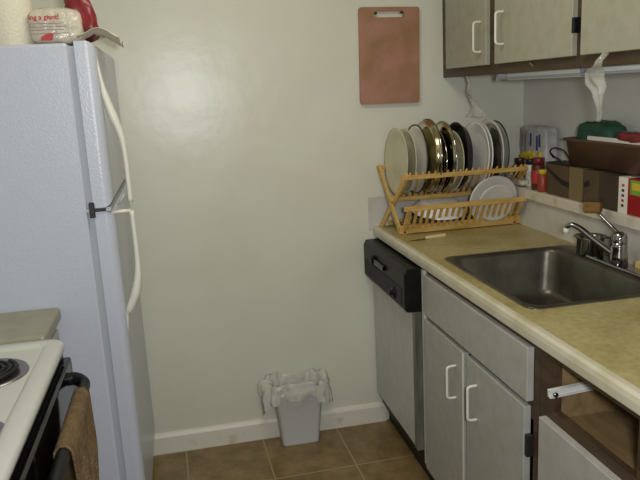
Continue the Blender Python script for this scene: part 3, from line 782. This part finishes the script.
prism(b, smile(0, .58), 'x', .5660, .5674); part('arrow_print', b, M['ink'], sb_, 'black curved arrow print')
b = B(); prism(b, [(-.680, 1.140), (-.712, 1.152), (-.716, 1.140), (-.708, 1.130), (-.685, 1.126)], 'x', .5660, .5674)
part('arrow_head_print', b, M['ink'], sb_, 'black arrow head print')
b = box(B(), .565, .64, -.60, -.44, 1.1885, 1.1915); bmesh.ops.transform(b, matrix=Matrix.Identity(4), verts=b.verts); part('flap', b, M['ink'], sb_)
carton('cardboard_box', 'dark brown carton between the parcel box and the red carton', 'box', .560, .692, -.880, -.779, LZ, 1.186, M['cardd'])
rb = carton('food_carton', 'red food carton with a white side strip at the right of the ledge', 'box', .562, .692, -1.09, -.884, LZ, 1.184, M['redpack'])
part('side_strip', box(B(), .5608, .6928, -.928, -.8835, LZ, 1.1845), M['paper'], rb, 'white strip on the carton')
for k, c in enumerate(('redtext', 'ink', 'bluetext', 'redtext', 'ink')):
    part('print_mark', box(B(), .5600, .5606, -.912, -.900, 1.155-k*.016, 1.163-k*.016), M[c], rb)
part('print_patch', box(B(), .5608, .5620, -1.02, -.940, 1.135, 1.180), M['greenp'], rb, 'green and yellow picture on the carton')
part('print_patch', box(B(), .5600, .5608, -1.00, -.950, 1.150, 1.172), M['yellow'], rb)
# brown basket of bags on top of the boxes
bk = thing('basket', 'brown plastic basket holding green bags on top of the cardboard boxes', 'basket', (.63, -.75, 1.192))
b = B()
def bloop(gx, gy, z, r=.02): return ring_loop(.582-gx, .678+gx, -1.00-gy, -.555+gy, r, z)
t = bmesh.new(); L = [bloop(0, 0, 1.193), bloop(.010, .012, 1.276), bloop(.018, .022, 1.280), bloop(.018, .022, 1.287), bloop(.006, .008, 1.287), bloop(-.004, -.004, 1.198)]
vs = [[t.verts.new(p) for p in l] for l in L]
for a, c in zip(vs[:-1], vs[1:]):
    for i in range(len(a)): f = t.faces.new((a[i], a[(i+1) % len(a)], c[(i+1) % len(a)], c[i])); f.smooth = True
t.faces.new(vs[0][::-1]); t.faces.new(vs[-1]); bmesh.ops.recalc_face_normals(t, faces=t.faces); merge(b, t)
part('tub', b, M['brownplast'], bk)
b = crumple_bag(.075, .20, .12, 21, .010); bmesh.ops.translate(b, vec=(.630, -.675, 1.285), verts=b.verts); o = obj('plastic_bag', b, M['green']); tag(recenter(o), 'bunched dark green bag in the left of the brown basket', 'plastic bag')
b = crumple_bag(.07, .21, .085, 25, .008); bmesh.ops.translate(b, vec=(.632, -.88, 1.275), verts=b.verts); o = obj('plastic_bag', b, M['green']); tag(recenter(o), 'flat green bag in the right of the brown basket', 'plastic bag')
b = box(B(), .575, .581, -1.0, -.68, 1.284, 1.3005, .002); 
o = obj('paper_leaflet', b, M['paper']); tag(recenter(o), 'strip of white paper lying along the front rim of the basket', 'paper')
b = crumple_bag(.03, .13, .032, 31, .004); bmesh.ops.translate(b, vec=(.587, -.90, 1.308), verts=b.verts); o = obj('red_packet', b, M['red']); tag(recenter(o), 'small dull red packet lying on the basket rim', 'packet')
# wire
b = B(); tube(b, smoothpath([(.64, -.36, 1.193), (.63, -.350, 1.217), (.62, -.395, 1.236), (.615, -.47, 1.232), (.61, -.515, 1.208), (.606, -.530, 1.1955)], 6), .0028, 8)
tube(b, smoothpath([(.63, -.352, 1.214), (.62, -.40, 1.203), (.615, -.45, 1.1945)], 6), .0028, 8)
o = obj('cable', b, M['ink']); tag(recenter(o), 'thin dark cable loop on the box beside the basket', 'cable')
# printed packet leaning in the corner
pk = thing('sponge_packet', 'tall grey packet with blue lettering and yellow blobs in the corner', 'packet', (.655, -.21, LZ))
b = crumple_bag(.055, .21, .235, 12, .004, sq=14); bmesh.ops.translate(b, vec=(.655, -.215, LZ+.122), verts=b.verts); part('wrapper', b, M['wrapper'], pk)
for k, (y, z, h) in enumerate(((-.135, 1.25, .05), (-.160, 1.24, .07), (-.205, 1.255, .055), (-.255, 1.245, .06), (-.275, 1.255, .05))):
    part('lettering', box(B(), .6245, .627, y-.006, y+.006, z-h/2, z+h/2, .001), M['bluetext'] if k > 1 else M['greyink'], pk)
rnd = random.Random(5)
for k in range(9):
    y = -.135 - .018*k; z = 1.165 + rnd.uniform(-.02, .035)
    t = bmesh.new(); bmesh.ops.create_icosphere(t, subdivisions=2, radius=.017)
    for v in t.verts: v.co.x *= .35; v.co += N.noise_vector(v.co*90+Vector((k, 0, 0)))*.004
    for f in t.faces: f.smooth = True
    b = B(); merge(b, t, 0, Matrix.Translation((.625, y, z))); part('yellow_print', b, M['yellow'], pk)
def jar(name, label, cat, x, y, z, r, h, m, lm, band=None):
    root = thing(name, label, cat, (x, y, z)); mt = Matrix.Translation((x, y, z))
    lathe(b := B(), [(0, 0), (r*.94, 0), (r, .004), (r, h*.74), (r*.8, h*.80), (0, h*.80)], 24, mt); part('body', b, m, root)
    lathe(b := B(), [(0, h*.80), (r*.86, h*.80), (r*.88, h*.98), (r*.8, h), (0, h)], 24, mt); part('lid', b, lm, root)
    if band: lathe(b := B(), [(r+.0005, h*.20), (r+.001, h*.22), (r+.001, h*.60), (r+.0005, h*.62)], 24, mt); part('wrapper_label', b, band, root)
jar('spice_jar', 'brown spice jar with a red lid beside the parcel box', 'jar', .590, -.335, LZ, .026, .125, M['spice'], M['red'], M['redtext'])
jar('spice_bottle', 'small orange spice bottle touching the end of the parcel box', 'bottle', .577, -.392, LZ, .019, .085, M['orange'], M['yellow'])
jar('glue_bottle', 'small white bottle with a dark blue lid behind the rack end', 'bottle', .610, -.235, LZ, .020, .110, M['paper'], M['lidblue'])
jar('spice_jar', 'dark bottle nearest the back wall on the ledge', 'jar', .600, -.165, LZ, .021, .110, M['ink'], M['spice'])
b = crumple_bag(.05, .17, .030, 41, .005); bmesh.ops.translate(b, vec=(.575, -.175, LZ+.018), verts=b.verts)
for v in b.verts: v.co.z = max(v.co.z, LZ)
b2 = b; o = obj('cling_film', b2, M['film2']); tag(recenter(o), 'crumpled pale plastic wrap on the ledge behind the rack', 'plastic wrap')

# ================================================================== waste bin
wbn = thing('waste_bin', 'small white waste bin standing on the floor by the back wall', 'waste bin', (-.385, -.072, 0))
def binloop(f, z, r=.018, dx=0): return ring_loop(-.384-.081*f-dx, -.384+.081*f+dx, -.072-.038*f, -.072+.038*f, r, z, 5)
t = bmesh.new(); L = [binloop(.98, 0), binloop(1.0, .006), binloop(1.30, .232), binloop(1.37, .236), binloop(1.37, .248), binloop(1.29, .248), binloop(.97, .010)]
vs = [[t.verts.new(p) for p in l] for l in L]
for a, c in zip(vs[:-1], vs[1:]):
    for i in range(len(a)): f = t.faces.new((a[i], a[(i+1) % len(a)], c[(i+1) % len(a)], c[i])); f.smooth = True
t.faces.new(vs[0][::-1]); t.faces.new(vs[-1]); bmesh.ops.recalc_face_normals(t, faces=t.faces); b = B(); merge(b, t); part('bucket', b, M['binp'], wbn)
def liner():
    t = bmesh.new(); NU = 96
    # (scale, z, ripple): from inside the bin, up over the rim, out and down
    rows = [(1.10, .15, 0), (1.18, .20, .001), (1.26, .250, .002), (1.31, .276, .003), (1.39, .290, .004), (1.48, .282, .004), (1.52, .262, .005), (1.53, .240, .006), (1.54, .218, .007), (1.54, .196, .008)]
    rings = []
    for ri, (s, z, rp) in enumerate(rows):
        ring = []
        for i in range(NU):
            a = 2*PI*i/NU; ca, sa = math.cos(a), math.sin(a); e = .45
            x = math.copysign(abs(ca)**e, ca)*.081*s; y = math.copysign(abs(sa)**e, sa)*.040*s
            side = abs(ca)**2; k = max(0, (ri-3)/6)
            w = rp*(math.sin(a*11)+.7*math.sin(a*19+1)+.5*math.sin(a*31+ri*.7))
            zz = z
            if ri >= 4:
                drop = z - .292
                f = (.78 if sa < 0 else .15) + (.45 if ca < 0 else .45)*side   # the sides hang lowest
                zz = .292 + drop*f + .006*math.sin(a*3+1)
                x += math.copysign(1, ca)*side*(.034 if ca < 0 else .016)*math.sin(min(1, k*1.5)*PI*.5)
            if ri >= 3: zz += .014*(sa > 0)*sa + .006*math.sin(a*7)
            p = Vector((-.385+x+w*ca, -.072+y+w*sa, zz+rp*.8*math.sin(a*13)))
            if ri >= 2: p += N.noise_vector(p*34+Vector((3, 0, 0)))*.010
            p.y = min(p.y, -.017 if p.z < .11 else -.004)
            ring.append(t.verts.new(p))
        rings.append(ring)
    for a, c in zip(rings[:-1], rings[1:]):
        for i in range(len(a)): f = t.faces.new((a[i], a[(i+1) % len(a)], c[(i+1) % len(a)], c[i])); f.smooth = True
    q = B(); merge(q, t)
    for f in q.faces: f.smooth = True
    return q
o = obj('bin_liner', liner(), M['liner']); tag(recenter(o), 'translucent white bag lining the waste bin, folded over its rim', 'bin liner')
